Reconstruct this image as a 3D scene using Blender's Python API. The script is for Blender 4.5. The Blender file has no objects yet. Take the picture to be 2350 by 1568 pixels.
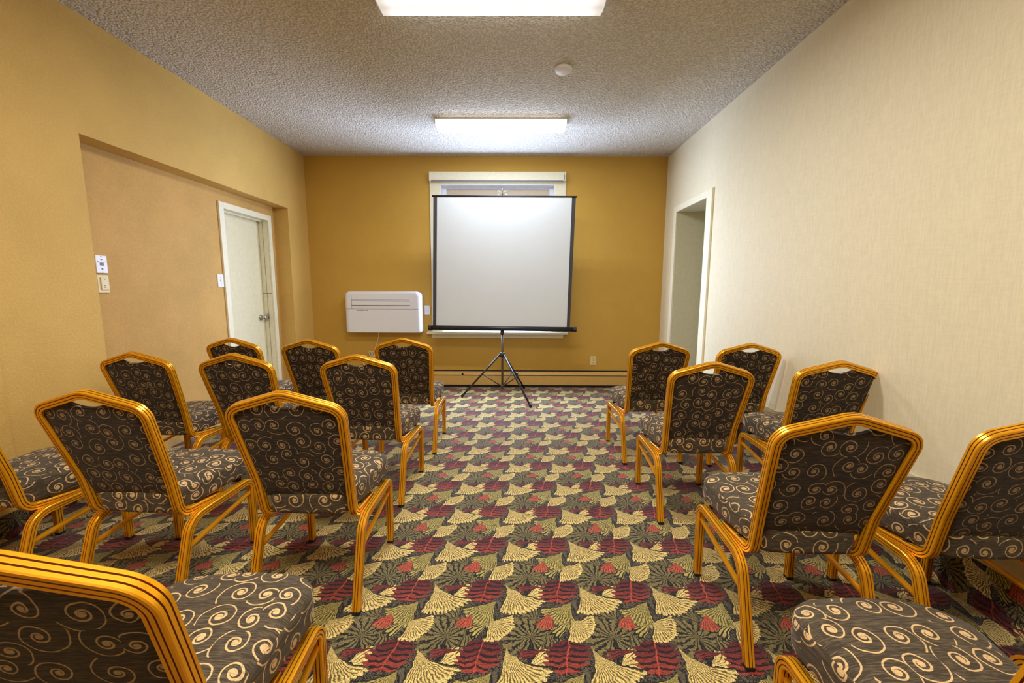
import bpy, bmesh, math, random
from mathutils import Vector, Matrix

random.seed(4)
PI = math.pi
scn = bpy.context.scene
COL = scn.collection

# ------------------------------------------------------------------ room numbers (metres)
XL, XR, YB, YF, ZC = -2.567, 1.847, 5.126, -2.4, 2.846
XD = -2.722                       # back plane of the recess in the left wall
RY0, RY1, RZ = 2.495, 4.699, 2.152

# ------------------------------------------------------------------ colour helpers
def s2l(c):
    return tuple((x / 12.92 if x <= 0.04045 else ((x + 0.055) / 1.055) ** 2.4) for x in c)
def rgb(r, g, b):
    return s2l((r / 255, g / 255, b / 255)) + (1.0,)

# ------------------------------------------------------------------ small node language
class G:
    """wraps a node tree; every value is a socket or a number"""
    def __init__(s, mat):
        s.nt = mat.node_tree
    def node(s, t, **k):
        n = s.nt.nodes.new(t)
        for a, v in k.items():
            setattr(n, a, v)
        return n
    def put(s, sock, v):
        if isinstance(v, V): v = v.s
        if isinstance(v, bpy.types.NodeSocket):
            s.nt.links.new(v, sock)
        else:
            sock.default_value = v
    def m(s, op, a, b=None, c=None):
        n = s.node('ShaderNodeMath', operation=op)
        for i, x in enumerate((a, b, c)):
            if x is not None: s.put(n.inputs[i], x)
        return V(s, n.outputs[0])
    def sstep(s, x, lo, hi):
        n = s.node('ShaderNodeMapRange', interpolation_type='SMOOTHSTEP')
        for i, v in enumerate((x, lo, hi, 0.0, 1.0)): s.put(n.inputs[i], v)
        return V(s, n.outputs[0])
    def mix(s, f, a, b):
        n = s.node('ShaderNodeMix', data_type='RGBA')
        s.put(n.inputs[0], f); s.put(n.inputs[6], a); s.put(n.inputs[7], b)
        return V(s, n.outputs[2])
    def vec(s, x, y, z=0.0):
        n = s.node('ShaderNodeCombineXYZ')
        for i, v in enumerate((x, y, z)): s.put(n.inputs[i], v)
        return V(s, n.outputs[0])
    def sep(s, v):
        n = s.node('ShaderNodeSeparateXYZ'); s.put(n.inputs[0], v)
        return [V(s, o) for o in n.outputs]
    def noise(s, v, scale, detail=2.0, rough=0.5, out=0):
        n = s.node('ShaderNodeTexNoise')
        s.put(n.inputs['Vector'], v); n.inputs['Scale'].default_value = scale
        n.inputs['Detail'].default_value = detail; n.inputs['Roughness'].default_value = rough
        return V(s, n.outputs[out])
    def coord(s, which='Object'):
        return V(s, s.node('ShaderNodeTexCoord').outputs[which])
    def scale(s, v, sc):
        n = s.node('ShaderNodeVectorMath', operation='MULTIPLY')
        s.put(n.inputs[0], v); n.inputs[1].default_value = sc
        return V(s, n.outputs[0])
    def bump(s, h, strength, dist):
        n = s.node('ShaderNodeBump'); n.inputs['Strength'].default_value = strength
        n.inputs['Distance'].default_value = dist; s.put(n.inputs['Height'], h)
        return V(s, n.outputs[0])
class V:
    def __init__(s, g, sock): s.g, s.s = g, sock
    def __add__(s, o): return s.g.m('ADD', s, o)
    def __radd__(s, o): return s.g.m('ADD', o, s)
    def __sub__(s, o): return s.g.m('SUBTRACT', s, o)
    def __rsub__(s, o): return s.g.m('SUBTRACT', o, s)
    def __mul__(s, o): return s.g.m('MULTIPLY', s, o)
    def __rmul__(s, o): return s.g.m('MULTIPLY', o, s)
    def __truediv__(s, o): return s.g.m('DIVIDE', s, o)

def new_mat(name, base=(0.8, 0.8, 0.8, 1), rough=0.6, metal=0.0, spec=None, emit=None, estr=0.0):
    m = bpy.data.materials.new(name); m.use_nodes = True
    b = m.node_tree.nodes['Principled BSDF']
    b.inputs['Base Color'].default_value = base
    b.inputs['Roughness'].default_value = rough
    b.inputs['Metallic'].default_value = metal
    if spec is not None: b.inputs['Specular IOR Level'].default_value = spec
    if emit:
        b.inputs['Emission Color'].default_value = emit; b.inputs['Emission Strength'].default_value = estr
    g = G(m)
    g.b = b
    return m, g

# ------------------------------------------------------------------ materials
def simple(name, base, rough=0.6, metal=0.0, var=0.04, spec=None, nscale=30.0):
    m, g = new_mat(name, base, rough, metal, spec)
    n = g.noise(g.coord(), nscale, 1.0)
    dark = tuple(max(0.0, c * (1 - 2 * var)) for c in base[:3]) + (1,)
    lite = tuple(min(1.0, c * (1 + 2 * var)) for c in base[:3]) + (1,)
    g.put(g.b.inputs['Base Color'], g.mix(n, dark, lite))
    return m

def wall_mat(name, base, var, bump_s, scale=9.0, smear=(1, 1, 1)):
    m, g = new_mat(name, base, 0.62, 0, 0.25)
    co = g.scale(g.coord(), smear)
    big = g.noise(co, scale * 0.25, 3.0, 0.6)
    fine = g.noise(co, scale * 9, 3.0, 0.65)
    f = g.sstep(big * 0.55 + fine * 0.45, 0.3, 0.7)
    dark = tuple(c * (1 - var) for c in base[:3]) + (1,)
    lite = tuple(min(1, c * (1 + var * 0.6)) for c in base[:3]) + (1,)
    g.put(g.b.inputs['Base Color'], g.mix(f, dark, lite))
    g.put(g.b.inputs['Normal'], g.bump(g.sstep(fine, 0.42, 0.62), bump_s, 0.004))
    return m

def wallpaper_mat(name, base):
    m, g = new_mat(name, base, 0.55, 0, 0.3)
    co = g.coord()
    streak = g.noise(g.scale(co, (60, 60, 5)), 3.0, 3.0, 0.6)
    br = g.noise(g.scale(co, (6, 6, 40)), 3.0, 2.0, 0.5)
    f = g.sstep(streak * 0.7 + br * 0.3, 0.33, 0.67)
    dark = tuple(c * 0.93 for c in base[:3]) + (1,)
    lite = tuple(min(1, c * 1.04) for c in base[:3]) + (1,)
    g.put(g.b.inputs['Base Color'], g.mix(f, dark, lite))
    g.put(g.b.inputs['Normal'], g.bump(streak, 0.25, 0.002))
    return m

def popcorn_mat(name, base):
    m, g = new_mat(name, base, 0.85, 0, 0.2)
    co = g.coord()
    vor = g.node('ShaderNodeTexVoronoi', feature='F1')
    g.put(vor.inputs['Vector'], co); vor.inputs['Scale'].default_value = 62
    n1 = g.noise(co, 48, 2.0, 0.7)
    h = (1.0 - V(g, vor.outputs['Distance'])) * 0.6 + n1 * 0.9
    f = g.sstep(h, 0.55, 1.05)
    dark = tuple(c * 0.72 for c in base[:3]) + (1,)
    g.put(g.b.inputs['Base Color'], g.mix(f, dark, base))
    g.put(g.b.inputs['Normal'], g.bump(h, 0.85, 0.016))
    return m

def carpet_mat(name, plane='xy'):
    """leaf and fan carpet, repeat 0.3055 m"""
    m, g = new_mat(name, (0.1, 0.1, 0.1, 1), 0.75, 0, 0.14)
    co = g.coord()
    x, y, z = g.sep(co)
    if plane == 'yz': x, y = y, z
    T = 0.3055
    wob = g.noise(co, 24, 1.0, 0.5, 1)
    wx, wy, _ = g.sep(wob)
    u = x / T + (wx - 0.5) * 0.08
    v = y / T + (wy - 0.5) * 0.08
    grain = g.noise(co, 280, 1.0, 0.7)
    mid = g.noise(co, 75, 1.0, 0.6)
    def local(ax, ay, cx, cy):
        du = g.m('WRAP', u - cx, 0.5, -0.5) + (cx - ax)
        dv = g.m('WRAP', v - cy, 0.5, -0.5) + (cy - ay)
        return du, dv
    n1, n2, n3 = g.sep(g.noise(co, 100, 1.0, 0.6, 1))
    def fan(ax, ay, phi, alpha, R, n, scal=0.06, grow=0.0, flare=0.0):
        ph = math.radians(phi); al = math.radians(alpha)
        hx, hy = (0, 0) if alpha > 120 else (0.5 * R * math.cos(ph), 0.5 * R * math.sin(ph))
        du, dv = local(ax, ay, ax + hx, ay + hy)
        r = g.m('SQRT', du * du + dv * dv) / R
        c, s = math.cos(ph), math.sin(ph)
        th = g.m('ARCTAN2', dv * c - du * s, du * c + dv * s) / al + (n2 - 0.5) * 0.11
        if flare: th = th / (r * flare + (1.0 - flare))
        ray = g.m('ABSOLUTE', g.m('SINE', th * (n * PI / 2)))
        Rt = ray * scal + (1.0 - scal)
        if grow: Rt = Rt * (th * grow + 1.0)
        q = r / Rt + (n1 - 0.5) * 0.12
        mask = g.m('MULTIPLY', g.m('LESS_THAN', q, 1.0), g.m('LESS_THAN', g.m('ABSOLUTE', th), 1.0))
        return mask, ray, q, th
    def paint(col, f, a, b, edge, lo=0.35, hi=0.75, e0=0.88):
        """gap colour a between ray ribs b, light scalloped rim, dark outline"""
        mask, ray, q, th = f
        rr = ray + (n3 - 0.5) * 0.5
        c = g.mix(g.sstep(rr, lo, hi), a, b)
        if edge: c = g.mix(g.sstep(q, e0 - 0.04, e0), c, edge)
        out = g.m('MAXIMUM', g.sstep(q, 0.965, 0.99), g.sstep(g.m('ABSOLUTE', th), 0.90, 0.97))
        c = g.mix(out, c, DARK)
        return g.mix(mask, col, c)
    DARK = rgb(26, 20, 19); BEI = rgb(238, 210, 130); GAP = rgb(118, 94, 44); OL = rgb(190, 172, 94)
    OLG = rgb(92, 82, 40); RED = rgb(126, 48, 42); DRED = rgb(44, 17, 18); COR = rgb(196, 90, 60)
    DOL = rgb(128, 116, 70); BLK = rgb(28, 23, 20); GRY = rgb(96, 88, 68)
    st = g.m('ABSOLUTE', g.m('SINE', (u * 0.7 + v * 1.2) * 46.0 + mid * 12.0))
    col = g.mix(g.sstep(st, 0.45, 0.85), DARK, GRY)
    col = paint(col, fan(0.198, 0.300, 90, 179, 0.36, 17, 0.3), BLK, DOL, None, 0.4, 0.75)
    col = paint(col, fan(0.30, -0.45, 120, 45, 0.30, 5, 0.2), BLK, DOL, None, 0.3, 0.7)
    col = paint(col, fan(0.86, -0.45, 75, 44, 0.36, 5, 0.2), BLK, GRY, None, 0.3, 0.7)
    col = paint(col, fan(0.42, 0.40, -70, 38, 0.30, 5, 0.2), BLK, DOL, None, 0.3, 0.7)
    col = paint(col, fan(0.15, -0.09, 28, 30, 0.36, 5, 0.3), GAP, BEI, BLK, 0.15, 0.55, 0.95)
    col = paint(col, fan(0.40, 0.125, 188, 13, 0.36, 3, 0.2), DRED, RED, RED, 0.2, 0.7, 0.97)
    # red palm leaf: herring-bone about a drooping stem
    cx, cy = 0.60, 0.02
    du = g.m('WRAP', u - cx, 0.5, -0.5); dv = g.m('WRAP', v - cy, 0.5, -0.5)
    s = 0.19 - dv
    t = g.m('ABSOLUTE', du + s * 0.22 - 0.05 + (n2 - 0.5) * 0.02)
    hw = g.m('SQRT', g.m('MAXIMUM', 1.0 - g.m('POWER', g.m('ABSOLUTE', (s - 0.155) / 0.215), 2.6), 0.0)) * 0.27
    rib = g.m('SINE', (s - t * 0.55 + t * t * 2.0 + (n1 - 0.5) * 0.03) * 86.0)
    lobe = g.m('LESS_THAN', t, hw * (rib * 0.13 + 0.90))
    rc = g.mix(g.sstep(s, 0.02, 0.36), rgb(100, 36, 36), rgb(160, 64, 48))
    rc = g.mix(g.sstep(rib + (n3 - 0.5) * 0.7, -0.75, 0.0), DRED, rc)
    rc = g.mix(g.sstep(t, 0.004, 0.014), rgb(186, 76, 52), rc)
    col = g.mix(lobe, col, rc)
    col = paint(col, fan(0.765, -0.135, -124, 42, 0.46, 13, 0.12, 0, 0.45), OLG, OL, OL, 0.45, 0.85, 0.96)
    col = paint(col, fan(0.905, 0.15, -66, 42, 0.56, 15, 0.10, 0.12, 0.55), GAP, BEI, BEI, 0.4, 0.85, 0.95)
    col = paint(col, fan(0.455, 0.655, -106, 36, 0.27, 7, 0.2), rgb(110, 44, 38), COR, None, 0.2, 0.7)
    col = paint(col, fan(0.70, 0.53, -138, 19, 0.33, 3, 0.2), BLK, OL, BLK, 0.3, 0.8)
    col = paint(col, fan(0.725, 0.525, -42, 68, 0.30, 17, 0.08), GAP, BEI, BEI, 0.4, 0.85, 0.93)
    # woven pile breaks every colour up a little
    k = g.sstep(grain * 0.75 + mid * 0.25, 0.30, 0.72)
    dk = g.node('ShaderNodeMix', data_type='RGBA', blend_type='MULTIPLY')
    dk.inputs[0].default_value = 1.0
    g.put(dk.inputs[6], col)
    g.put(dk.inputs[7], g.mix(k, (0.34, 0.33, 0.32, 1), (1.30, 1.30, 1.30, 1)))
    g.put(g.b.inputs['Base Color'], V(g, dk.outputs[2]))
    g.put(g.b.inputs['Normal'], g.bump(grain, 0.5, 0.006))
    g.b.inputs['Sheen Weight'].default_value = 0.24
    g.b.inputs['Sheen Tint'].default_value = (0.86, 0.86, 1.0, 1)
    g.b.inputs['Sheen Roughness'].default_value = 0.5
    return m

def swirl_mat(name, ground, streak, line, plane, cell=0.074, w0=0.0012, w1=0.0010):
    """chenille cloth with tan spirals"""
    m, g = new_mat(name, ground, 0.8, 0, 0.2)
    co = g.coord()
    x, y, z = g.sep(co)
    oi = g.node('ShaderNodeObjectInfo')
    rnd = V(g, oi.outputs['Random'])
    if plane == 'xz':
        a, b = x, z
    else:
        nx, ny, nz = g.sep(g.coord('Normal'))
        up = g.m('GREATER_THAN', g.m('ABSOLUTE', nz), 0.55)
        sidex = g.m('GREATER_THAN', g.m('ABSOLUTE', nx), 0.6)
        # top: (x, y); flank: (y, z); ends: (x, z)
        fa = sidex * y + (1.0 - sidex) * x
        a = up * x + (1.0 - up) * fa
        b = up * y + (1.0 - up) * z
    p = g.vec(a + rnd * 7.0, b + rnd * 3.0, 0.0)
    wob = g.noise(p, 18, 1.0, 0.5, 1)
    off = g.node('ShaderNodeVectorMath', operation='MULTIPLY_ADD')
    g.put(off.inputs[0], wob); off.inputs[1].default_value = (0.012, 0.012, 0); g.put(off.inputs[2], p)
    p = V(g, off.outputs[0])
    vor = g.node('ShaderNodeTexVoronoi', voronoi_dimensions='2D', feature='F1')
    g.put(vor.inputs['Vector'], p); vor.inputs['Scale'].default_value = 1 / cell
    vor.inputs['Randomness'].default_value = 0.55
    px, py, _ = g.sep(V(g, vor.outputs['Position']))
    qx, qy, _ = g.sep(p)
    cr, cg, cb = g.sep(V(g, vor.outputs['Color']))
    dx, dy = qx - px, qy - py
    hand = g.m('GREATER_THAN', cg, 0.38) * 2.0 - 1.0
    dx = dx * hand
    r = g.m('MAXIMUM', g.m('SQRT', dx * dx + dy * dy), 1e-5)
    turn = g.m('ARCTAN2', dy, dx) / (2 * PI) + cr * 3.0
    GR = 2.7
    ph = g.m('FRACT', turn - g.m('LOGARITHM', r / 0.008, GR) + 20.0)
    d = g.m('ABSOLUTE', ph - 0.5) * r * math.log(GR)
    w = w0 + w1 * g.m('EXPONENT', r * -75.0)
    ln = 1.0 - g.sstep(d, w * 0.75, w * 1.25)
    blob = 1.0 - g.sstep(r, 0.0012, 0.0028)
    ln = g.m('MAXIMUM', ln, blob)
    weave = g.noise(g.vec(a * 14.0, b * 160.0, rnd), 2.4, 3.0, 0.65)
    worn = g.noise(p, 9, 2.0, 0.6)
    gcol = g.mix(g.sstep(weave, 0.40, 0.72), ground, streak)
    lcol = g.mix(g.sstep(weave, 0.25, 0.6), tuple(c * 0.55 for c in line[:3]) + (1,), line)
    g.put(g.b.inputs['Base Color'], g.mix(ln * (g.sstep(worn, 0.22, 0.45) * 0.3 + 0.7), gcol, lcol))
    g.put(g.b.inputs['Normal'], g.bump(weave, 0.3, 0.0015))
    g.b.inputs['Sheen Weight'].default_value = 0.12
    return m

M = {}
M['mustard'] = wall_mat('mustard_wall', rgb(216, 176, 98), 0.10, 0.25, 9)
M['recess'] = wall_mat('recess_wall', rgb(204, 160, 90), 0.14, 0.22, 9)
M['mustard_back'] = wall_mat('mustard_back_wall', rgb(204, 160, 70), 0.05, 0.12, 9, (1, 1, 1))
M['cream_paper'] = wallpaper_mat('cream_wallpaper', rgb(232, 220, 186))
M['ceiling'] = popcorn_mat('popcorn_ceiling', rgb(226, 218, 204))
M['carpet'] = carpet_mat('leaf_carpet')
M['carpet_side'] = carpet_mat('leaf_carpet_upturn', 'yz')
M['trim'] = simple('cream_trim_paint', rgb(238, 230, 200), 0.45)
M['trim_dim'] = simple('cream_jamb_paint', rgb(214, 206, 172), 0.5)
M['door'] = simple('door_paint', rgb(234, 224, 188), 0.42)
M['base'] = simple('pale_baseboard_paint', rgb(222, 208, 172), 0.5)
M['heater'] = simple('heater_paint', rgb(208, 166, 92), 0.4)
M['black'] = simple('black_enamel', rgb(28, 28, 32), 0.45)
M['dark'] = simple('dark_gap', rgb(24, 20, 18), 0.8)
M['gold'] = simple('gold_frame_enamel', rgb(244, 172, 30), 0.27, 0.5, 0.04, None, 12)
M['groove'] = simple('brown_groove_shade', rgb(150, 84, 14), 0.4, 0.3, 0.05, None, 12)  # shade inside the frame grooves, painted as a darker brown
M['rubber'] = simple('black_rubber', rgb(22, 22, 22), 0.8)
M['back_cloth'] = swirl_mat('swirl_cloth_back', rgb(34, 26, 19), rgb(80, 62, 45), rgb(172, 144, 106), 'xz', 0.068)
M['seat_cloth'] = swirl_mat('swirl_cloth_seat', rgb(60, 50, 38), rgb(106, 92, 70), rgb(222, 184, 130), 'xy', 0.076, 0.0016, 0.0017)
M['plastic'] = simple('white_plastic', rgb(232, 230, 232), 0.35, 0, 0.01)
M['plastic_grey'] = simple('grey_plastic_line', rgb(120, 118, 122), 0.5)
M['ivory'] = simple('ivory_plastic', rgb(228, 206, 150), 0.4, 0, 0.02)
M['white_plate'] = simple('white_plate', rgb(238, 236, 240), 0.35, 0, 0.01)
M['screen'] = simple('screen_cloth', rgb(206, 209, 210), 0.7, 0, 0.012, 0.2, 6)
M['screen_border'] = simple('screen_border_cloth', rgb(58, 56, 58), 0.8)
M['chrome'] = simple('satin_steel', rgb(190, 186, 180), 0.25, 0.9)
M['pole'] = simple('dull_steel', rgb(92, 86, 80), 0.4, 0.6)
M['sash'] = simple('tan_sash', rgb(206, 186, 158), 0.5)
M['reveal'] = simple('white_reveal', rgb(236, 236, 240), 0.5)
M['cord'] = simple('white_cord', rgb(226, 214, 178), 0.5)
M['lamp_body'] = simple('white_lamp_body', rgb(240, 240, 240), 0.4)
m, g = new_mat('lamp_diffuser', (0.9, 0.9, 0.9, 1), 0.4)
xx, yy, zz = g.sep(g.coord())
tube = g.sstep(g.m('ABSOLUTE', g.m('ABSOLUTE', yy) - 0.045), 0.0, 0.05)
ends = g.sstep(g.m('ABSOLUTE', xx), 0.52, 0.60)
g.b.inputs['Emission Color'].default_value = (0.97, 0.98, 1.0, 1)
nx_, ny_, nz_ = g.sep(g.coord('Normal'))
side = g.sstep(g.m('ABSOLUTE', ny_), 0.6, 0.9)
g.put(g.b.inputs['Emission Strength'], (1.0 - ends * 0.45) * (0.95 - tube * 0.22) + side * (3.2 - ends * 2.4))
M['diffuser'] = m
m, g = new_mat('window_glass', (0.9, 0.95, 1.0, 1), 0.02)
g.b.inputs['Transmission Weight'].default_value = 1.0
g.b.inputs['IOR'].default_value = 1.02
g.put(g.b.inputs['Roughness'], g.noise(g.coord(), 3.0) * 0.02)
M['glass'] = m

# ------------------------------------------------------------------ mesh helpers
def obj(name, bm, mat, parent=None, smooth=False, loc=None):
    bmesh.ops.recalc_face_normals(bm, faces=bm.faces[:])
    me = bpy.data.meshes.new(name)
    bm.to_mesh(me); bm.free()
    me.materials.append(mat)
    if mat.name.startswith('gold'): me.materials.append(M['groove'])
    if smooth:
        for p in me.polygons: p.use_smooth = True
    o = bpy.data.objects.new(name, me)
    COL.objects.link(o)
    if parent is not None: o.parent = parent
    if loc: o.location = loc
    return o
def smooth_by_angle(o, deg=35):
    me = o.data
    bm = bmesh.new(); bm.from_mesh(me)
    for f in bm.faces: f.smooth = True
    for e in bm.edges:
        if len(e.link_faces) == 2 and e.calc_face_angle() > math.radians(deg): e.smooth = False
    bm.to_mesh(me); bm.free()
    return o
def box(bm, x0, x1, y0, y1, z0, z1, bev=0.0, seg=2):
    vs = [bm.verts.new((x, y, z)) for x in (x0, x1) for y in (y0, y1) for z in (z0, z1)]
    idx = [(0, 1, 3, 2), (4, 6, 7, 5), (0, 4, 5, 1), (2, 3, 7, 6), (0, 2, 6, 4), (1, 5, 7, 3)]
    fs = [bm.faces.new([vs[i] for i in f]) for f in idx]
    if bev > 0:
        es = list({e for f in fs for e in f.edges})
        bmesh.ops.bevel(bm, geom=es, offset=bev, segments=seg, affect='EDGES', profile=0.5)
    return bm
def quad(bm, *pts):
    bm.faces.new([bm.verts.new(p) for p in pts])
def rounded(pts, rad, seg=7):
    """polyline with filleted inner corners; rad one number or per-corner list"""
    P = [Vector(p) for p in pts]
    out = [P[0]]
    for i in range(1, len(P) - 1):
        r = rad[i - 1] if isinstance(rad, (list, tuple)) else rad
        a = (P[i - 1] - P[i]); b = (P[i + 1] - P[i])
        la, lb = a.length, b.length
        a.normalize(); b.normalize()
        ang = a.angle(b)
        if r <= 0 or ang > PI - 0.02: out.append(P[i]); continue
        d = min(r / math.tan(ang / 2), 0.49 * la, 0.49 * lb)
        r = d * math.tan(ang / 2)
        bis = (a + b).normalized()
        c = P[i] + bis * (r / math.sin(ang / 2))
        s, e = P[i] + a * d - c, P[i] + b * d - c
        tot = s.angle(e)
        for k in range(seg + 1):
            t = k / seg
            out.append(c + (s * math.sin((1 - t) * tot) + e * math.sin(t * tot)) / math.sin(tot))
    out.append(P[-1])
    return out
def sweep(bm, path, profile, side=(1, 0, 0), caps=True):
    """sweep a closed 2-D profile along the path with a rotation-minimising frame"""
    P = [Vector(p) for p in path]
    n = len(P)
    T = []
    for i in range(n):
        a = P[min(i + 1, n - 1)] - P[max(i - 1, 0)]
        T.append(a.normalized())
    u = Vector(side); u = (u - T[0] * u.dot(T[0])).normalized()
    rings = []
    for i in range(n):
        if i:
            q = T[i - 1].rotation_difference(T[i])
            u = q @ u; u = (u - T[i] * u.dot(T[i])).normalized()
        w = T[i].cross(u)
        # keep mitre width through corners
        rings.append([bm.verts.new(P[i] + u * a + w * b) for a, b in profile])
    m = len(profile)
    for i in range(n - 1):
        for j in range(m):
            f = bm.faces.new((rings[i][j], rings[i][(j + 1) % m], rings[i + 1][(j + 1) % m], rings[i + 1][j]))
            if m == 40 and j % 10 in (1, 2, 3, 5, 6, 7): f.material_index = 1
    if caps:
        bm.faces.new(rings[0][::-1]); bm.faces.new(rings[-1])
    return bm
def circle(r, n=10):
    return [(r * math.cos(2 * PI * k / n), r * math.sin(2 * PI * k / n)) for k in range(n)]
def tube(bm, pts, r, n=10):
    d = Vector(pts[1]) - Vector(pts[0])
    side = Vector((0, 0, 1)).cross(d)
    if side.length < 1e-4: side = Vector((1, 0, 0))
    return sweep(bm, pts, circle(r, n), side)
def lathe(bm, prof, n=32, c=(0, 0, 0), axis='z'):
    rings = []
    for r, h in prof:
        ring = []
        for k in range(n):
            a = 2 * PI * k / n
            p = (r * math.cos(a), r * math.sin(a), h)
            if axis == 'x': p = (p[2], p[0], p[1])
            if axis == 'y': p = (p[0], p[2], p[1])
            ring.append(bm.verts.new((p[0] + c[0], p[1] + c[1], p[2] + c[2])))
        rings.append(ring)
    for i in range(len(rings) - 1):
        for k in range(n):
            bm.faces.new((rings[i][k], rings[i][(k + 1) % n], rings[i + 1][(k + 1) % n], rings[i + 1][k]))
    bm.faces.new(rings[0][::-1]); bm.faces.new(rings[-1])
    return bm
def thing(name, label, cat, loc=(0, 0, 0), rotz=0.0, group=None):
    o = bpy.data.objects.new(name, None); COL.objects.link(o)
    o.empty_display_size = 0.1
    o.location = loc; o.rotation_euler = (0, 0, rotz)
    o['label'] = label; o['category'] = cat
    if group: o['group'] = group
    return o
def tag(o, label, cat, group=None):
    o['label'] = label; o['category'] = cat
    if group: o['group'] = group
    return o
def struct(name, bm, mat, label=None, parent=None, smooth=False):
    o = obj(name, bm, mat, parent, smooth)
    if parent is None:
        o['kind'] = 'structure'
        if label: o['label'] = label
    return o
B = bmesh.new

# ------------------------------------------------------------------ room shell
bm = B(); quad(bm, (XD - 0.3, YF, 0), (XR + 1.4, YF, 0), (XR + 1.4, YB + 0.02, 0), (XD - 0.3, YB + 0.02, 0))
struct('floor', bm, M['carpet'], 'carpet with repeating beige fans, red palm leaves and olive leaves')
bm = B(); quad(bm, (XL - 0.02, YF, ZC), (XL - 0.02, YB + 0.02, ZC), (XR + 0.02, YB + 0.02, ZC), (XR + 0.02, YF, ZC))
struct('ceiling', bm, M['ceiling'], 'off-white popcorn textured ceiling')

# left wall with recess and door hole
DY0, DY1, DZ = 3.863, 4.545, 1.988
bm = B()
def xq(x, y0, y1, z0, z1): quad(bm, (x, y0, z0), (x, y1, z0), (x, y1, z1), (x, y0, z1))
xq(XL, YF, RY0, 0, ZC); xq(XL, RY0, RY1, RZ, ZC); xq(XL, RY1, YB, 0, ZC)
quad(bm, (XL, RY0, RZ), (XL, RY1, RZ), (XD, RY1, RZ), (XD, RY0, RZ))
quad(bm, (XL, RY0, 0), (XL, RY0, RZ), (XD, RY0, RZ), (XD, RY0, 0))
quad(bm, (XL, RY1, 0), (XL, RY1, RZ), (XD, RY1, RZ), (XD, RY1, 0))
struct('wall_left', bm, M['mustard'], 'mustard textured wall with a shallow wide recess')
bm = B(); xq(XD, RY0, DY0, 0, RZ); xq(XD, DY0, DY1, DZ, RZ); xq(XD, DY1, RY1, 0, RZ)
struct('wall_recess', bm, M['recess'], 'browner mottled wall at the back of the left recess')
bm = B(); box(bm, XL, XL + 0.045, YF, 1.935, 0.13, ZC)
struct('trim_1', bm, M['mustard'], 'shallow mustard pilaster at the near end of the left wall')

# back wall with window hole
WX0, WX1, WZ0, WZ1 = -0.905, 0.478, 0.72, 2.515
bm = B()
def yq(y, x0, x1, z0, z1): quad(bm, (x0, y, z0), (x1, y, z0), (x1, y, z1), (x0, y, z1))
yq(YB, XL, WX0, 0, ZC); yq(YB, WX1, XR, 0, ZC); yq(YB, WX0, WX1, 0, WZ0); yq(YB, WX0, WX1, WZ1, ZC)
struct('wall_back', bm, M['mustard_back'], 'smooth darker mustard wall behind the screen')

# right wall with doorway
PY0, PY1, PZ = 4.01, 4.738, 2.127
bm = B()
xq(XR, YF, PY0, 0, ZC); xq(XR, PY0, PY1, PZ, ZC); xq(XR, PY1, YB, 0, ZC)
struct('wall_right', bm, M['cream_paper'], 'cream wall covered in finely streaked wallpaper')
bm = B(); yq(YF, XL, XR, 0, ZC)
struct('wall_front', bm, M['mustard'], 'wall behind the viewpoint')
# doorway passage
bm = B()
quad(bm, (XR, PY0, 0), (XR + 1.2, PY0, 0), (XR + 1.2, PY0, PZ), (XR, PY0, PZ))
quad(bm, (XR, PY1, 0), (XR + 1.2, PY1, 0), (XR + 1.2, PY1, PZ), (XR, PY1, PZ))
quad(bm, (XR, PY0, PZ), (XR + 1.2, PY0, PZ), (XR + 1.2, PY1, PZ), (XR, PY1, PZ))
quad(bm, (XR + 1.2, PY0, 0), (XR + 1.2, PY1, 0), (XR + 1.2, PY1, PZ), (XR + 1.2, PY0, PZ))
d2 = struct('door_2', bm, M['trim_dim'], 'open doorway with cream casing in the right wall')
bm = B()
box(bm, XR - 0.02, XR, 3.90, PY0, 0.0, 2.193, 0.003); box(bm, XR - 0.02, XR, PY1, 4.812, 0.0, 2.193, 0.003)
box(bm, XR - 0.0195, XR, PY0, PY1, PZ, 2.193, 0.003)
struct('casing', bm, M['trim'], None, d2)

# left door: casing, jamb, slab, knob
bm = B()
JX = XD - 0.10
quad(bm, (XD, DY0, 0), (JX, DY0, 0), (JX, DY0, DZ), (XD, DY0, DZ))
quad(bm, (XD, DY1, 0), (JX, DY1, 0), (JX, DY1, DZ), (XD, DY1, DZ))
quad(bm, (XD, DY0, DZ), (XD, DY1, DZ), (JX, DY1, DZ), (JX, DY0, DZ))
box(bm, XD, XD + 0.018, 3.800, DY0, 0.0, 2.046, 0.003)
box(bm, XD, XD + 0.018, DY1, 4.600, 0.0, 2.046, 0.003)
box(bm, XD, XD + 0.0175, DY0, DY1, DZ, 2.046, 0.003)
box(bm, JX + 0.03, JX + 0.045, DY0, DY1, DZ - 0.016, DZ, 0)      # stop under the head
d1 = struct('door_1', bm, M['trim'], 'white flush door in the left recess')
bm = B(); box(bm, JX - 0.04, JX + 0.002, DY0 + 0.004, DY1 - 0.004, 0.01, DZ - 0.005, 0.002)
struct('door_slab', bm, M['door'], None, d1)
bm = B(); box(bm, JX + 0.004, XD + 0.004, DY1 - 0.0022, DY1 - 0.0008, 1.193, 1.199); box(bm, JX + 0.046, JX + 0.049, DY1 - 0.0022, DY1 - 0.0008, 0, DZ - 0.02)
struct('jamb_seam', bm, M['plastic_grey'], None, d1)
bm = B()
lathe(bm, [(0.030, 0.0), (0.030, 0.006), (0.012, 0.010), (0.011, 0.030), (0.022, 0.036), (0.028, 0.050), (0.026, 0.060), (0.014, 0.066)], 24, (JX + 0.002, DY1 - 0.075, 0.93), 'x')
struct('door_knob', bm, M['chrome'], None, d1, True)
bm = B(); box(bm, JX + 0.02, JX + 0.055, DY1 - 0.003, DY1 - 0.001, 0.885, 0.975, 0)
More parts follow.
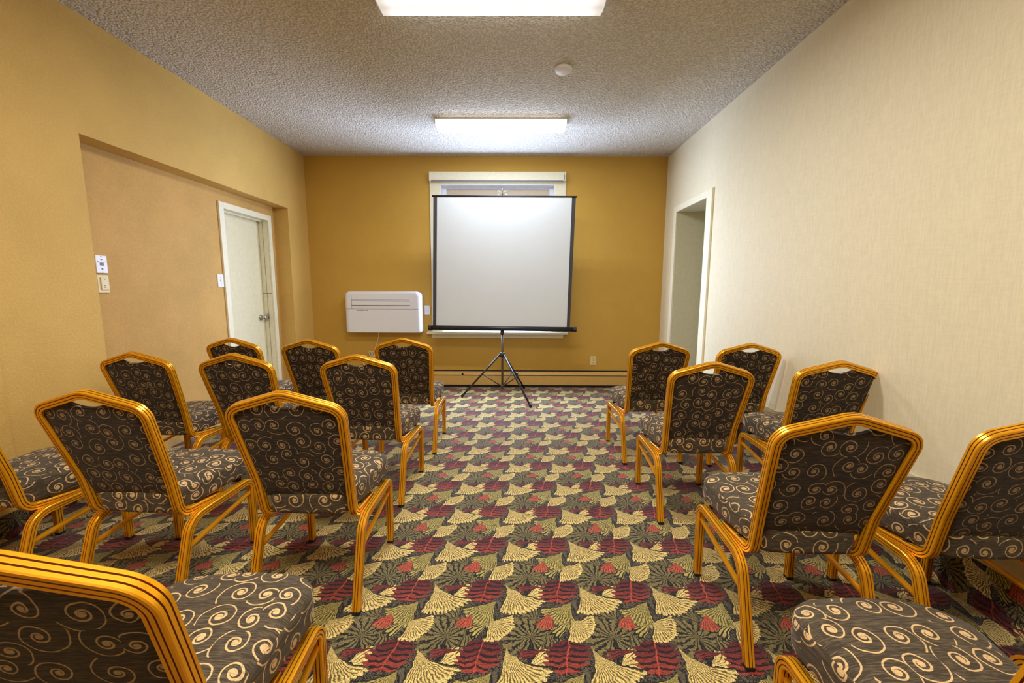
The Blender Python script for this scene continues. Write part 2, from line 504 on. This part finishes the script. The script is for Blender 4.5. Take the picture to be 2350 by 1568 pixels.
struct('strike_plate', bm, M['chrome'], None, d1)

# carpet upturn and pale board along the right wall, upturn on the left wall
bm = B(); box(bm, XR - 0.012, XR, YF, 3.90, 0.0, 0.19)
struct('baseboard_right', bm, M['carpet_side'], 'dark carpet turned up against the foot of the right wall')
bm = B(); box(bm, XR - 0.010, XR, YF, 3.899, 0.191, 0.412, 0.002)
struct('trim_2', bm, M['base'], 'pale board above the carpet upturn on the right wall')
bm = B(); box(bm, XL, XL + 0.050, YF, 1.936, 0.0, 0.128); box(bm, XL, XL + 0.012, 1.937, RY0, 0.0, 0.128)
struct('baseboard_left', bm, M['carpet_side'], 'dark carpet turned up against the foot of the left wall')

# ------------------------------------------------------------------ window
bm = B()
WY = YB + 0.13
quad(bm, (WX0, YB, WZ0), (WX0, WY, WZ0), (WX0, WY, WZ1), (WX0, YB, WZ1))
quad(bm, (WX1, YB, WZ0), (WX1, WY, WZ0), (WX1, WY, WZ1), (WX1, YB, WZ1))
quad(bm, (WX0, YB, WZ1), (WX1, YB, WZ1), (WX1, WY, WZ1), (WX0, WY, WZ1))
quad(bm, (WX0, YB, WZ0), (WX1, YB, WZ0), (WX1, WY, WZ0), (WX0, WY, WZ0))
win = struct('window_1', bm, M['reveal'], 'white cased window mostly hidden behind the projection screen')
bm = B()
box(bm, -1.041, WX0, YB - 0.02, YB, 0.715, 2.657, 0.003); box(bm, WX1, 0.621, YB - 0.02, YB, 0.715, 2.657, 0.003)
box(bm, WX0, WX1, YB - 0.0195, YB, WZ1, 2.657, 0.003)
struct('window_casing', bm, M['trim'], None, win)
bm = B(); box(bm, -1.105, 0.672, YB - 0.075, YB + 0.02, 0.685, 0.716, 0.005)
struct('window_sill', bm, M['trim'], None, win)
bm = B(); box(bm, -1.052, 0.620, YB - 0.018, YB, 0.635, 0.684, 0.003)
struct('window_apron', bm, M['trim'], None, win)
bm = B()
box(bm, WX0, WX0 + 0.05, WY - 0.03, WY + 0.02, WZ0, WZ1); box(bm, WX1 - 0.05, WX1, WY - 0.03, WY + 0.02, WZ0, WZ1)
box(bm, WX0 + 0.05, WX1 - 0.05, WY - 0.03, WY + 0.02, WZ1 - 0.03, WZ1); box(bm, WX0 + 0.05, WX1 - 0.05, WY - 0.03, WY + 0.02, WZ0, WZ0 + 0.05)
box(bm, WX0 + 0.05, WX1 - 0.05, WY - 0.02, WY + 0.02, 1.58, 1.63)
struct('window_frame', bm, M['reveal'], None, win)
bm = B(); box(bm, WX0 + 0.051, WX1 - 0.051, WY - 0.015, WY + 0.01, WZ1 - 0.12, WZ1 - 0.0305)
struct('window_sash', bm, M['sash'], None, win)
bm = B(); box(bm, WX0 + 0.05, WX1 - 0.05, WY + 0.012, WY + 0.016, WZ0 + 0.05, WZ1 - 0.03)
struct('window_pane', bm, M['glass'], None, win)
# roller shade cassette
sh = thing('roller_shade', 'white roller shade cassette across the top of the window casing', 'blind', (-0.21, YB - 0.02, 2.60))
bm = B(); prof = [(0, 0.055), (-0.035, 0.055), (-0.055, 0.045), (-0.062, 0.02), (-0.062, -0.045), (-0.055, -0.053), (0, -0.053)]
a = [bm.verts.new((-0.822, p, q)) for p, q in prof]; b = [bm.verts.new((0.802, p, q)) for p, q in prof]
for k in range(len(prof)):
    bm.faces.new((a[k], a[(k + 1) % len(prof)], b[(k + 1) % len(prof)], b[k]))
bm.faces.new(a[::-1]); bm.faces.new(b)
smooth_by_angle(obj('cassette', bm, M['trim'], sh))
bm = B(); box(bm, 0.803, 0.818, -0.058, 0, -0.05, 0.05, 0.003); obj('end_bracket', bm, M['trim'], sh)
bm = B(); box(bm, 0.796, 0.8025, -0.0635, -0.058, -0.045, 0.012); obj('bracket_gap', bm, M['plastic_grey'], sh)
bm = B(); box(bm, -0.80, 0.79, -0.058, -0.05, -0.066, -0.0535, 0.002); obj('hem_bar', bm, M['plastic_grey'], sh)

# ------------------------------------------------------------------ baseboard heater on the back wall
ht = thing('baseboard_heater', 'long mustard painted baseboard heater along the back wall', 'heater', (0, YB, 0.02))
HX0, HX1 = -2.42, 1.835
bm = B()
prof = [(0, 0.185), (-0.012, 0.185), (-0.05, 0.165), (-0.055, 0.150), (-0.055, 0.015), (-0.045, 0.010), (0, 0.010)]
a = [bm.verts.new((HX0, p, q)) for p, q in prof]; b = [bm.verts.new((HX1, p, q)) for p, q in prof]
for k in range(len(prof)):
    bm.faces.new((a[k], a[(k + 1) % len(prof)], b[(k + 1) % len(prof)], b[k]))
bm.faces.new(a[::-1]); bm.faces.new(b)
obj('cover', bm, M['heater'], ht)
bm = B(); box(bm, HX0, HX1, -0.060, -0.0552, 0.136, 0.141); box(bm, HX0, HX1, -0.02, -0.001, 0.1855, 0.196)
obj('air_slot', bm, M['dark'], ht)
bm = B(); lathe(bm, [(0.012, 0), (0.012, -0.012), (0.006, -0.016)], 14, (-0.66, -0.055, 0.155), 'y'); obj('screw', bm, M['dark'], ht)
bm = B(); box(bm, HX0, HX1, -0.04, -0.002, -0.018, 0.0095); obj('lower_gap', bm, M['dark'], ht)

# ------------------------------------------------------------------ ceiling lights
for k, (yc, lab) in enumerate([(4.10, 'smaller looking long fluorescent ceiling light above the projection screen'),
                               (2.40, 'large looking fluorescent ceiling light cut by the top of the picture')]):
    L = thing('ceiling_light', lab, 'ceiling light', (-0.135, yc, ZC), 0, 'fluorescent ceiling lights')
    bm = B(); box(bm, -0.628, 0.628, -0.085, 0.085, -0.016, 0, 0.002)
    obj('housing', bm, M['lamp_body'], L)
    bm = B()
    sec = [(-0.080, -0.0165), (-0.080, -0.055), (-0.066, -0.082), (0.066, -0.082), (0.080, -0.055), (0.080, -0.0165)]
    a = [bm.verts.new((-0.617 + (0.012 if q < -0.06 else 0), p, q)) for p, q in sec]
    b = [bm.verts.new((0.617 - (0.012 if q < -0.06 else 0), p, q)) for p, q in sec]
    for i in range(len(sec)):
        bm.faces.new((a[i], a[(i + 1) % len(sec)], b[(i + 1) % len(sec)], b[i]))
    bm.faces.new(a[::-1]); bm.faces.new(b)
    obj('diffuser', bm, M['diffuser'], L)
    for s in (-1, 1):
        bm = B(); box(bm, min(s * 0.6175, s * 0.622), max(s * 0.6175, s * 0.622), -0.082, 0.082, -0.058, -0.0165, 0.002)
        obj('end_cap', bm, M['lamp_body'], L)

bm = B(); lathe(bm, [(0.060, 0), (0.064, -0.008), (0.064, -0.016), (0.056, -0.027), (0.03, -0.031), (0.002, -0.032)], 36)
sd = obj('smoke_detector', bm, M['plastic'], None, True, (0.348, 3.16, ZC))
tag(sd, 'small round white smoke detector on the textured ceiling', 'smoke detector')

# ------------------------------------------------------------------ wall plates
def plate(name, lab, cat, loc, rot, w, h, mat, t=0.008):
    o = thing(name, lab, cat, loc, rot)
    bm = B(); box(bm, -w / 2, w / 2, -t, 0, -h / 2, h / 2, 0.0025)
    obj('cover_plate', bm, mat, o)
    return o
def screw(o, x, z, t=0.008, mat=None):
    bm = B(); lathe(bm, [(0.0035, -t), (0.0035, -t - 0.0012), (0.002, -t - 0.0016)], 10, (x, 0, z), 'y'); obj('screw', bm, mat or M['plastic_grey'], o)
def duplex(o):
    for z in (0.026, -0.026):
        bm = B(); box(bm, -0.017, 0.017, -0.011, -0.0078, z - 0.017, z + 0.017, 0.003); r = obj('receptacle', bm, M['ivory'], o)
        bm = B()
        for x in (-0.0065, 0.0065): box(bm, x - 0.0012, x + 0.0012, -0.0118, -0.0109, z - 0.003, z + 0.008)
        lathe(bm, [(0.003, -0.0109), (0.003, -0.0118)], 10, (0, 0, z - 0.009), 'y')
        obj('slots', bm, M['dark'], r)
    screw(o, 0, 0)
o = plate('wall_outlet', 'ivory duplex outlet on the back wall right of the tripod', 'outlet', (1.016, YB, 0.346), 0, 0.074, 0.116, M['ivory']); duplex(o)
o = plate('wall_outlet', 'ivory duplex outlet below the air conditioner behind the power cord', 'outlet', (-1.934, YB, 0.352), 0, 0.074, 0.116, M['ivory']); duplex(o)
o = plate('wall_thermostat', 'plain white plate on the back wall between air conditioner and screen', 'wall plate', (-1.104, YB, 0.988), 0, 0.068, 0.116, M['white_plate'], 0.014)
bm = B(); box(bm, -0.022, 0.022, -0.0155, -0.0138, -0.03, 0.045, 0.001); obj('face_panel', bm, M['plastic'], o)
XP = XD
o = plate('light_switch', 'white light switch plate beside the white door casing', 'switch', (XP, 3.756, 1.321), PI / 2, 0.074, 0.116, M['white_plate'])
bm = B(); box(bm, -0.005, 0.005, -0.016, -0.0078, -0.011, 0.011, 0.001); obj('toggle', bm, M['plastic'], o)
screw(o, 0, 0.03); screw(o, 0, -0.03)
o = plate('phone_jack_plate', 'white telephone jack plate above the ivory dimmer in the left recess', 'wall plate', (XP, 2.675, 1.404), PI / 2, 0.074, 0.114, M['white_plate'], 0.014)
bm = B(); box(bm, -0.012, 0.012, -0.0158, -0.0138, -0.008, 0.008); obj('jack', bm, M['plastic_grey'], o)
bm = B(); box(bm, -0.005, 0.005, -0.0158, -0.0138, -0.035, -0.024); obj('lower_port', bm, M['plastic_grey'], o)
bm = B(); box(bm, -0.005, 0.005, -0.0158, -0.0138, 0.028, 0.034); obj('upper_stud', bm, M['plastic_grey'], o)
bm = B(); tube(bm, [(-0.028 + 0.056 * k / 8, -0.0142, 0.018 - 0.008 * math.sin(PI * k / 8)) for k in range(9)], 0.0015, 6); obj('curved_seam', bm, M['plastic_grey'], o)
screw(o, 0, 0.050, 0.014); screw(o, 0, -0.050, 0.014)
o = plate('dimmer_switch', 'ivory dimmer switch under the white telephone jack plate', 'switch', (XP, 2.672, 1.277), PI / 2, 0.076, 0.116, M['ivory'], 0.014)
bm = B(); box(bm, -0.020, 0.030, -0.020, -0.0138, -0.040, 0.044, 0.002); r = obj('rocker', bm, M['ivory'], o)
for z in (0.03, -0.012, -0.022):
    bm = B(); box(bm, -0.002 + z * 0.1, 0.006 + z * 0.1, -0.0209, -0.0199, z - 0.003, z + 0.003); obj('indicator_mark', bm, M['plastic_grey'], r)

# ------------------------------------------------------------------ air conditioner
ac = thing('air_conditioner', 'white wall air conditioner with a cord hanging from it', 'air conditioner', (-1.62, YB, 0.70))
AX0, AX1 = -0.470, 0.468
bm = B(); rings = []
def ac_ring(ins, insb, y, rt_, rb_):
    x0, x1, z0, z1 = AX0 + ins, AX1 - ins, 0.010 + insb, 0.522 - ins * 0.8
    pts = rounded([(0, y, z0), (x1, y, z0), (x1, y, z1), (x0, y, z1), (x0, y, z0), (0, y, z0)], [rb_, rt_, rt_, rb_], 7)[:-1]
    return [bm.verts.new(p) for p in pts]
for k in range(10):
    if k == 0: rings.append(ac_ring(0.006, 0.004, -0.002, 0.06, 0.02)); continue
    a = (k - 1) / 8 * PI / 2
    rings.append(ac_ring(0.048 * (1 - math.cos(a)), 0.012 * (1 - math.cos(a)), -0.117 - 0.048 * math.sin(a), 0.06 - 0.02 * (1 - math.cos(a)), 0.02))
n = len(rings[0])
for a, b in zip(rings, rings[1:]):
    for k in range(n): bm.faces.new((a[k], a[(k + 1) % n], b[(k + 1) % n], b[k]))
bm.faces.new(rings[0][::-1]); bm.faces.new(rings[-1])
smooth_by_angle(obj('body', bm, M['plastic'], ac), 40)
bm = B(); box(bm, AX0 + 0.05, AX1 - 0.05, -0.1685, -0.1652, 0.016, 0.304, 0.0015); obj('front_panel', bm, M['plastic'], ac)
bm = B(); box(bm, -0.375, 0.335, -0.174, -0.1655, 0.352, 0.402, 0.004); obj('louver', bm, M['plastic'], ac)
bm = B(); box(bm, -0.378, 0.338, -0.1672, -0.1651, 0.342, 0.3515); box(bm, -0.378, 0.338, -0.1660, -0.1651, 0.4025, 0.4065); box(bm, -0.375, 0.338, -0.1660, -0.1651, 0.419, 0.4225)
box(bm, -0.381, -0.378, -0.1660, -0.1651, 0.31, 0.47); obj('air_slot', bm, M['plastic_grey'], ac)
bm = B(); box(bm, AX0 + 0.02, AX1 - 0.03, -0.1664, -0.1651, 0.3055, 0.3090); obj('panel_joint', bm, M['plastic_grey'], ac)
bm = B(); lathe(bm, [(0.006, -0.1685), (0.006, -0.1695)], 12, (-0.305, 0, 0.288), 'y')
for x0, w in ((-0.285, 0.02), (-0.262, 0.016), (-0.243, 0.012), (-0.226, 0.006), (-0.208, 0.014), (-0.191, 0.012)): box(bm, x0, x0 + w, -0.1694, -0.1684, 0.284, 0.291)
obj('badge', bm, M['plastic_grey'], ac)
cord = [(-0.10, -0.06, 0.012), (-0.105, -0.03, -0.05), (-0.135, -0.018, -0.13), (-0.165, -0.015, -0.21), (-0.175, -0.018, -0.28), (-0.185, -0.02, -0.34)]
bm = B(); tube(bm, rounded(cord, 0.05, 4), 0.0055, 8)
for k, (ang, ln) in enumerate(((115, 0.14), (95, 0.12), (62, 0.15), (48, 0.13))):
    a = math.radians(ang)
    base = Vector((-0.183, -0.03 - 0.006 * k, -0.345)); tip = base + Vector((math.cos(a) * ln, 0.004 * k, math.sin(a) * ln))
    nrm = Vector((-math.sin(a), 0, math.cos(a))) * 0.022
    lp = [base, base.lerp(tip, 0.5) + nrm, tip, base.lerp(tip, 0.5) - nrm, base + Vector((0, -0.003, -0.01))]
    tube(bm, rounded(lp, 0.04, 5), 0.005, 8)
tube(bm, rounded([(-0.183, -0.035, -0.345), (-0.22, -0.035, -0.46), (-0.314, -0.045, -0.41), (-0.314, -0.04, -0.374)], 0.03, 5), 0.005, 8)
c = obj('power_cord', bm, M['cord'], ac, True)
bm = B(); tube(bm, [(-0.199, -0.036, -0.333), (-0.166, -0.036, -0.333)], 0.011, 8); obj('cord_tie', bm, M['cord'], c)
bm = B(); box(bm, -0.330, -0.298, -0.040, -0.0125, -0.392, -0.356, 0.004); obj('plug', bm, M['ivory'], c)

# ------------------------------------------------------------------ tripod projection screen
SX, SY = -0.138, 4.60
ps = thing('projection_screen', 'white pull-up projection screen on a black tripod in front of the window', 'projection screen', (SX, SY, 0), math.radians(-1.2))
def rl(x, z):                       # small roll of the whole screen
    a = math.radians(-0.45); return (x * math.cos(a) - (z - 0.8) * math.sin(a), 0.8 + x * math.sin(a) + (z - 0.8) * math.cos(a))
def sheet(name, x0t, x1t, x0b, x1b, zt, zb, y, mat, nx=24, nz=24, wave=0.0):
    bm = B(); vs = []
    for j in range(nz + 1):
        q = j / nz; row = []
        for i in range(nx + 1):
            p = i / nx
            xa = x0b + (x0t - x0b) * q; xb = x1b + (x1t - x1b) * q
            x, z = rl(xa + (xb - xa) * p, zb + (zt - zb) * q)
            bow = wave * (math.sin(q * 9 + p * 2) * 0.25 + math.cos(p * PI * 2) * 0.5 * (1 - q))
            row.append(bm.verts.new((x, y + bow, z)))
        vs.append(row)
    for j in range(nz):
        for i in range(nx): bm.faces.new((vs[j][i], vs[j][i + 1], vs[j + 1][i + 1], vs[j + 1][i]))
    return obj(name, bm, mat, ps, True)
YS = -0.055
sheet('screen_fabric', -0.722, 0.744, -0.748, 0.728, 2.246, 0.838, YS, M['screen'], wave=0.006)
sheet('screen_backing', -0.755, 0.779, -0.781, 0.757, 2.246, 0.838, YS + 0.012, M['screen_border'], 4, 4, 0.0)
bd = sheet('side_border', -0.762, -0.7215, -0.786, -0.7475, 2.246, 0.838, YS, M['screen_border'], 2, 24, 0.0)
sheet('side_border', 0.7435, 0.786, 0.7275, 0.762, 2.246, 0.838, YS, M['screen_border'], 2, 24, 0.0)
bm = B(); x0, z0 = rl(-0.775, 2.252); x1, z1 = rl(0.80, 2.252); tube(bm, [(x0, YS, z0), (x1, YS, z1)], 0.009, 10); obj('top_bar', bm, M['black'], ps, True)
bm = B(); x0, z0 = rl(-0.80, 0.812); x1, z1 = rl(0.80, 0.812)
tube(bm, [(x0, YS, z0), (x1, YS, z1)], 0.026, 20); cs = obj('roller_case', bm, M['black'], ps, True)
for s in (-1, 1):
    x0, z0 = rl(s * 0.801, 0.812); x1, z1 = rl(s * 0.836, 0.812)
    bm = B(); tube(bm, [(x0, YS, z0), (x1, YS, z1)], 0.0305, 20); smooth_by_angle(obj('end_cap', bm, M['black'], cs))
bm = B(); tube(bm, [(0, 0, 0.10), (0, 0, 0.86)], 0.0125, 14); obj('pole', bm, M['pole'], ps, True)
bm = B(); tube(bm, [(0, 0.0, 0.86), (0, 0.0, 2.30)], 0.009, 12); obj('extension_pole', bm, M['pole'], ps, True)
bm = B(); tube(bm, rounded([(0, 0, 2.29), (0, -0.02, 2.335), (0, -0.055, 2.335), (0, -0.058, 2.255)], 0.012, 4), 0.006, 8)
hook = obj('hanger_hook', bm, M['chrome'], ps, True)
bm = B()
for s in (-1, 1): tube(bm, rounded([(s * 0.008, -0.055, 2.30), (s * 0.05, -0.055, 2.315), (s * 0.052, -0.055, 2.275), (s * 0.008, -0.055, 2.268)], 0.012, 4), 0.004, 6)
obj('carry_handle', bm, M['chrome'], ps, True)
bm = B(); box(bm, -0.02, 0.02, -0.035, 0.02, 0.735, 0.80, 0.005); obj('case_clamp', bm, M['black'], ps)
bm = B(); lathe(bm, [(0.016, 0.475), (0.030, 0.48), (0.034, 0.50), (0.030, 0.525), (0.016, 0.53)], 20); obj('leg_hub', bm, M['black'], ps, True)
bm = B(); lathe(bm, [(0.014, 0.12), (0.020, 0.122), (0.020, 0.15), (0.014, 0.152)], 16); obj('brace_collar', bm, M['pole'], ps, True)
rz = Matrix.Rotation(math.radians(1.2), 3, 'Z')
for fx, fy in ((-0.609, 4.586), (0.178, 4.181), (0.125, 5.035)):
    d = rz @ Vector((fx - SX, fy - SY, 0)); L = d.length; dn = d.normalized()
    top = dn * 0.028 + Vector((0, 0, 0.505)); foot = d + Vector((0, 0, 0.012))
    bm = B(); tube(bm, [top, foot], 0.0105, 10); lg = obj('leg', bm, M['black'], ps, True)
    bm = B(); tube(bm, [foot + (foot - top).normalized() * -0.035, foot + (foot - top).normalized() * 0.006], 0.015, 10); obj('foot_cap', bm, M['rubber'], lg, True)
    mid = top.lerp(foot, 0.46)
    bm = B(); tube(bm, [dn * 0.018 + Vector((0, 0, 0.136)), mid], 0.0055, 8); obj('brace', bm, M['black'], ps, True)
bm = B(); box(bm, 0.165, 0.185, -0.20, -0.18, 0.27, 0.33, 0.003); obj('leg_latch', bm, M['black'], ps)

# ------------------------------------------------------------------ banquet chair
H = 0.0145
def flute(h, w):
    """square tube section with two grooves on every face"""
    out = []
    def face(a, b, nx, ny, L):
        seq = [(-0.86, 0), (-0.45, 0), (-0.40, 0.0032), (-0.30, 0.0032), (-0.25, 0), (0.25, 0), (0.30, 0.0032), (0.40, 0.0032), (0.45, 0), (0.86, 0)]
        return [(a * t * L - nx * d, b * t * L - ny * d) for t, d in seq]
    for (a, b, nx, ny) in ((1, 0, 0, -1), (0, 1, 1, 0), (-1, 0, 0, 1), (0, -1, -1, 0)):
        L = h if a else w
        off = (0, ny * w) if a else (nx * h, 0)
        out += [(p + off[0], q + off[1]) for p, q in face(a, b, nx, ny, L)]
    return out
PROF = flute(H, H)
ZB = 0.359
def yb(z): return -0.117 - 0.300 * (z - ZB)
ZSH, XSH, ZAP = 0.824, 0.2025, 0.8845
def back_path():
    half = [(0.166, 0.07, ZB - 0.026), (0.1755, yb(ZB) - 0.018, ZB), (0.1795, yb(0.52), 0.52), (0.1925, yb(0.68), 0.68), (XSH, yb(ZSH), ZSH)]
    apex = (0, yb(ZAP), ZAP)
    pts = [(-x, y, z) for x, y, z in half] + [apex] + half[::-1]
    return rounded(pts, [0.055, 0.4, 0.6, 0.052, 0.085, 0.052, 0.6, 0.4, 0.055], 7)
def zx(z):                            # half width of the frame centre line
    t = [(ZB, 0.1755), (0.52, 0.1795), (0.68, 0.1925), (ZSH, XSH)]
    for (a, xa), (b, xb) in zip(t, t[1:]):
        if z <= b: return xa + (xb - xa) * max(0, (z - a)) / (b - a)
    return XSH
def panel_bm():
    nx, nz = 26, 18
    bm = B(); F, R = [], []
    zb0 = 0.442
    for j in range(nz + 1):
        fr, rr = [], []
        for i in range(nx + 1):
            t = -1 + 2 * i / nx; q = j / nz
            x = t * 0.19
            for _ in range(4):
                ax = abs(x)
                top = ZAP - 0.006 - (ZAP - ZSH) * ax / XSH
                if ax < 0.075: top = min(top, 0.826 + 0.024 * (ax / 0.075) ** 2.2)
                z = zb0 + q * (top - zb0)
                w = zx(z) - 0.007
                corner = max(0.0, (z - 0.795) / 0.03)
                w -= 0.006 * min(1.0, corner)
                x = t * w
            puff = (1 - abs(t) ** 8) * (1 - abs(2 * q - 1) ** 10)
            y = yb(z)
            rr.append(bm.verts.new((x, y - 0.003 - 0.008 * puff, z)))
            fr.append(bm.verts.new((x, y + 0.006 + 0.026 * puff, z + 0.004)))
        F.append(fr); R.append(rr)
    for S in (F, R):
        for j in range(nz):
            for i in range(nx): bm.faces.new((S[j][i], S[j][i + 1], S[j + 1][i + 1], S[j + 1][i]))
    for i in range(nx):
        bm.faces.new((F[0][i], F[0][i + 1], R[0][i + 1], R[0][i])); bm.faces.new((F[nz][i], F[nz][i + 1], R[nz][i + 1], R[nz][i]))
    for j in range(nz):
        bm.faces.new((F[j][0], F[j + 1][0], R[j + 1][0], R[j][0])); bm.faces.new((F[j][nx], F[j + 1][nx], R[j + 1][nx], R[j][nx]))
    return bm
def seat_bm():
    corners = [(-0.155, -0.150), (-0.176, -0.05), (-0.212, 0.205), (-0.150, 0.262), (0, 0.278), (0.150, 0.262), (0.212, 0.205), (0.176, -0.05), (0.155, -0.150)]
    pts = rounded([(0, -0.156, 0)] + [(x, y, 0) for x, y in corners] + [(0, -0.156, 0)], [0.045, 0.3, 0.075, 0.12, 0.6, 0.12, 0.075, 0.3, 0.045], 7)[:-1]
    bm = B(); rings = []
    cx, cy = 0, 0.06
    lev = [(0.955, 0.366), (0.99, 0.372), (1.0, 0.385), (1.0, 0.428), (1.006, 0.436), (1.004, 0.442), (0.985, 0.452), (0.93, 0.462), (0.80, 0.470), (0.55, 0.475), (0.25, 0.477)]
    for s, z in lev:
        rings.append([bm.verts.new((cx + (p.x - cx) * s, cy + (p.y - cy) * s, z + 0.004 * (p.y > 0.15))) for p in pts])
    n = len(pts)
    for a, b in zip(rings, rings[1:]):
        for k in range(n): bm.faces.new((a[k], a[(k + 1) % n], b[(k + 1) % n], b[k]))
    bm.faces.new(rings[0][::-1]); bm.faces.new(rings[-1])
    return bm
def leg_paths(s):
    xr, xm, xf = 0.205, 0.203, 0.196
    full = rounded([(s * xr, -0.222, 0.012), (s * xm, -0.125, 0.331), (s * 0.198, 0.228, 0.331), (s * xf, 0.226, 0.012)], [0.075, 0.045], 9)
    # cut half way along the rail
    k = max(i for i, p in enumerate(full) if p.y < 0.05 and p.z > 0.3)
    cut = full[k].lerp(full[k + 1], 0.5)
    return full[:k + 1] + [cut], [cut] + full[k + 1:]
def dup(root, label, loc, rot):
    r = root.copy(); COL.objects.link(r); r.location = loc; r.rotation_euler = (0, 0, rot); r['label'] = label
    for ch in list(root.children):
        c = ch.copy(); COL.objects.link(c); c.parent = r
        for gch in ch.children:
            d = gch.copy(); COL.objects.link(d); d.parent = c
    return r
GROUP = 'gold framed banquet chairs facing the screen'
proto = thing('banquet_chair', 'x', 'chair', (0, 0, 0), 0, GROUP)
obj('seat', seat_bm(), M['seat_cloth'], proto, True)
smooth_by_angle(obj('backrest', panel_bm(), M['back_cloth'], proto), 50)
bm = B(); sweep(bm, back_path(), PROF, (1, 0, 0)); smooth_by_angle(obj('back_frame', bm, M['gold'], proto), 40)
for s in (-1, 1):
    rear, front = leg_paths(s)
    for pth, foot in ((rear, rear[0]), (front, front[-1])):
        bm = B(); sweep(bm, pth, PROF, (1, 0, 0)); lg = smooth_by_angle(obj('leg', bm, M['gold'], proto), 40)
        bm = B(); box(bm, foot.x - 0.0148, foot.x + 0.0148, foot.y - 0.0148, foot.y + 0.0148, 0.0005, 0.0165, 0.004); obj('foot_cap', bm, M['rubber'], lg)
    bm = B(); sweep(bm, [(s * 0.203, -0.157, 0.222), (s * 0.197, 0.216, 0.268)], [(-0.006, -0.008), (0.006, -0.008), (0.0075, 0), (0.006, 0.008), (-0.006, 0.008), (-0.0075, 0)], (1, 0, 0))
    obj('stretcher', bm, M['gold'], proto)
for y0 in (0.17, -0.06):
    bm = B(); box(bm, -0.18, 0.18, y0, y0 + 0.02, 0.342, 0.364); obj('seat_support', bm, M['dark'], proto)

CH = [
    ('A1', -2.014, 3.148, -0.121, 'front-row chair against the white door, only its upper back showing'),
    ('A2', -1.430, 3.085, -0.090, 'front-row chair standing between the white door and the air conditioner'),
    ('A3', -0.807, 3.170, -0.012, 'left front-row chair nearest the projection screen tripod'),
    ('B1', -2.125, 2.490, -0.060, 'second-row chair beside the left wall recess'),
    ('B2', -1.533, 2.451, -0.053, 'middle chair of the second row on the left side'),
    ('B3', -0.843, 2.428, -0.056, 'left second-row chair standing on the aisle'),
    ('C1', -2.147, 1.671, -0.087, 'third-row chair at the left edge with most of its back cut off'),
    ('C2', -1.492, 1.641, -0.056, 'third-row chair on the left, second in from the aisle'),
    ('C3', -0.810, 1.640, -0.009, 'left third-row chair on the aisle with its whole back in view'),
    ('D', -0.728, 0.768, 0.042, 'closest chair at the lower left, seat top and cropped back seen from above'),
    ('E1', 0.991, 3.018, 0.060, 'right front-row chair on the aisle, below the cream doorway'),
    ('E2', 1.607, 2.982, -0.022, 'right front-row chair beside the cream wall'),
    ('F1', 0.999, 2.261, -0.008, 'right second-row chair standing on the aisle'),
    ('F2', 1.672, 2.303, -0.026, 'right second-row chair close to the cream wall'),
    ('G1', 1.000, 1.414, -0.043, 'right third-row chair on the aisle with its whole large back in view'),
    ('G2', 1.579, 1.394, -0.029, 'right third-row chair at the picture edge with its back cut off'),
    ('H', 0.885, 0.692, -0.03, 'closest chair at the lower right, mostly a seat seen from above'),
    ('I', 1.500, 0.705, 0.0, 'chair at the lower right corner with only a gold leg bend in view'),
]
for i, (n, x, y, r, lab) in enumerate(CH):
    lab = lab + ''
    if i == 0:
        proto.location = (x, y, 0); proto.rotation_euler = (0, 0, r); proto['label'] = lab
    else:
        dup(proto, lab, (x, y, 0), r)

# ------------------------------------------------------------------ light
def area(name, loc, rot, sx, sy, power, col):
    l = bpy.data.lights.new(name, 'AREA'); l.shape = 'RECTANGLE'; l.size = sx; l.size_y = sy; l.energy = power; l.color = col
    o = bpy.data.objects.new(name, l); COL.objects.link(o); o.location = loc; o.rotation_euler = rot
    return o
for yc, pw, cc in ((4.10, 22, (0.80, 0.89, 1.0)), (2.40, 38, (0.97, 0.97, 1.0))):
    for dy in (-0.036, 0.036):
        area('tube_light', (-0.135, yc + dy, ZC - 0.0825), (0, 0, 0), 1.12, 0.034, pw / 2, cc)
area('fill_light', (-0.2, 0.3, ZC - 0.06), (0, 0, 0), 1.6, 0.6, 66, (1.0, 0.93, 0.80))  # added warm fill under the ceiling, out of view, no fixture
area('fill_light', (-0.2, -2.0, 2.0), (math.radians(80), 0, 0), 3.0, 1.2, 9, (1.0, 0.92, 0.80))  # added soft fill lamp behind the camera
area('daylight', (-0.21, WY - 0.06, 1.47), (math.radians(-88), 0, 0), 1.2, 1.3, 140, (0.56, 0.70, 1.0))

w = bpy.data.worlds.new('World'); scn.world = w; w.use_nodes = True
nt = w.node_tree; bg = nt.nodes['Background']
sky = nt.nodes.new('ShaderNodeTexSky'); sky.sky_type = 'HOSEK_WILKIE'; sky.turbidity = 4.0
nt.links.new(sky.outputs[0], bg.inputs[0]); bg.inputs[1].default_value = 0.5

# ------------------------------------------------------------------ camera
fw = Vector((-0.00577899, 0.99177761, -0.12784281)); rt = Vector((0.99997344, 0.00629929, 0.00366588)); up = Vector((-0.00444106, 0.12781823, 0.99178767))
cd = bpy.data.cameras.new('Camera'); cam = bpy.data.objects.new('Camera', cd); COL.objects.link(cam)
mw = Matrix((rt, up, -fw)).transposed().to_4x4(); mw.translation = (0, 0, 1.25)
cam.matrix_world = mw
cd.sensor_width = 36.0; cd.sensor_fit = 'HORIZONTAL'; cd.lens = 36.0 * 926.77 / 2350; cd.clip_start = 0.02
scn.camera = cam
scn.view_settings.view_transform = 'Standard'
scn.view_settings.look = 'None'
scn.view_settings.exposure = 0.08
scn.cycles.max_bounces = 6
scn.cycles.diffuse_bounces = 3
scn.cycles.adaptive_threshold = 0.06
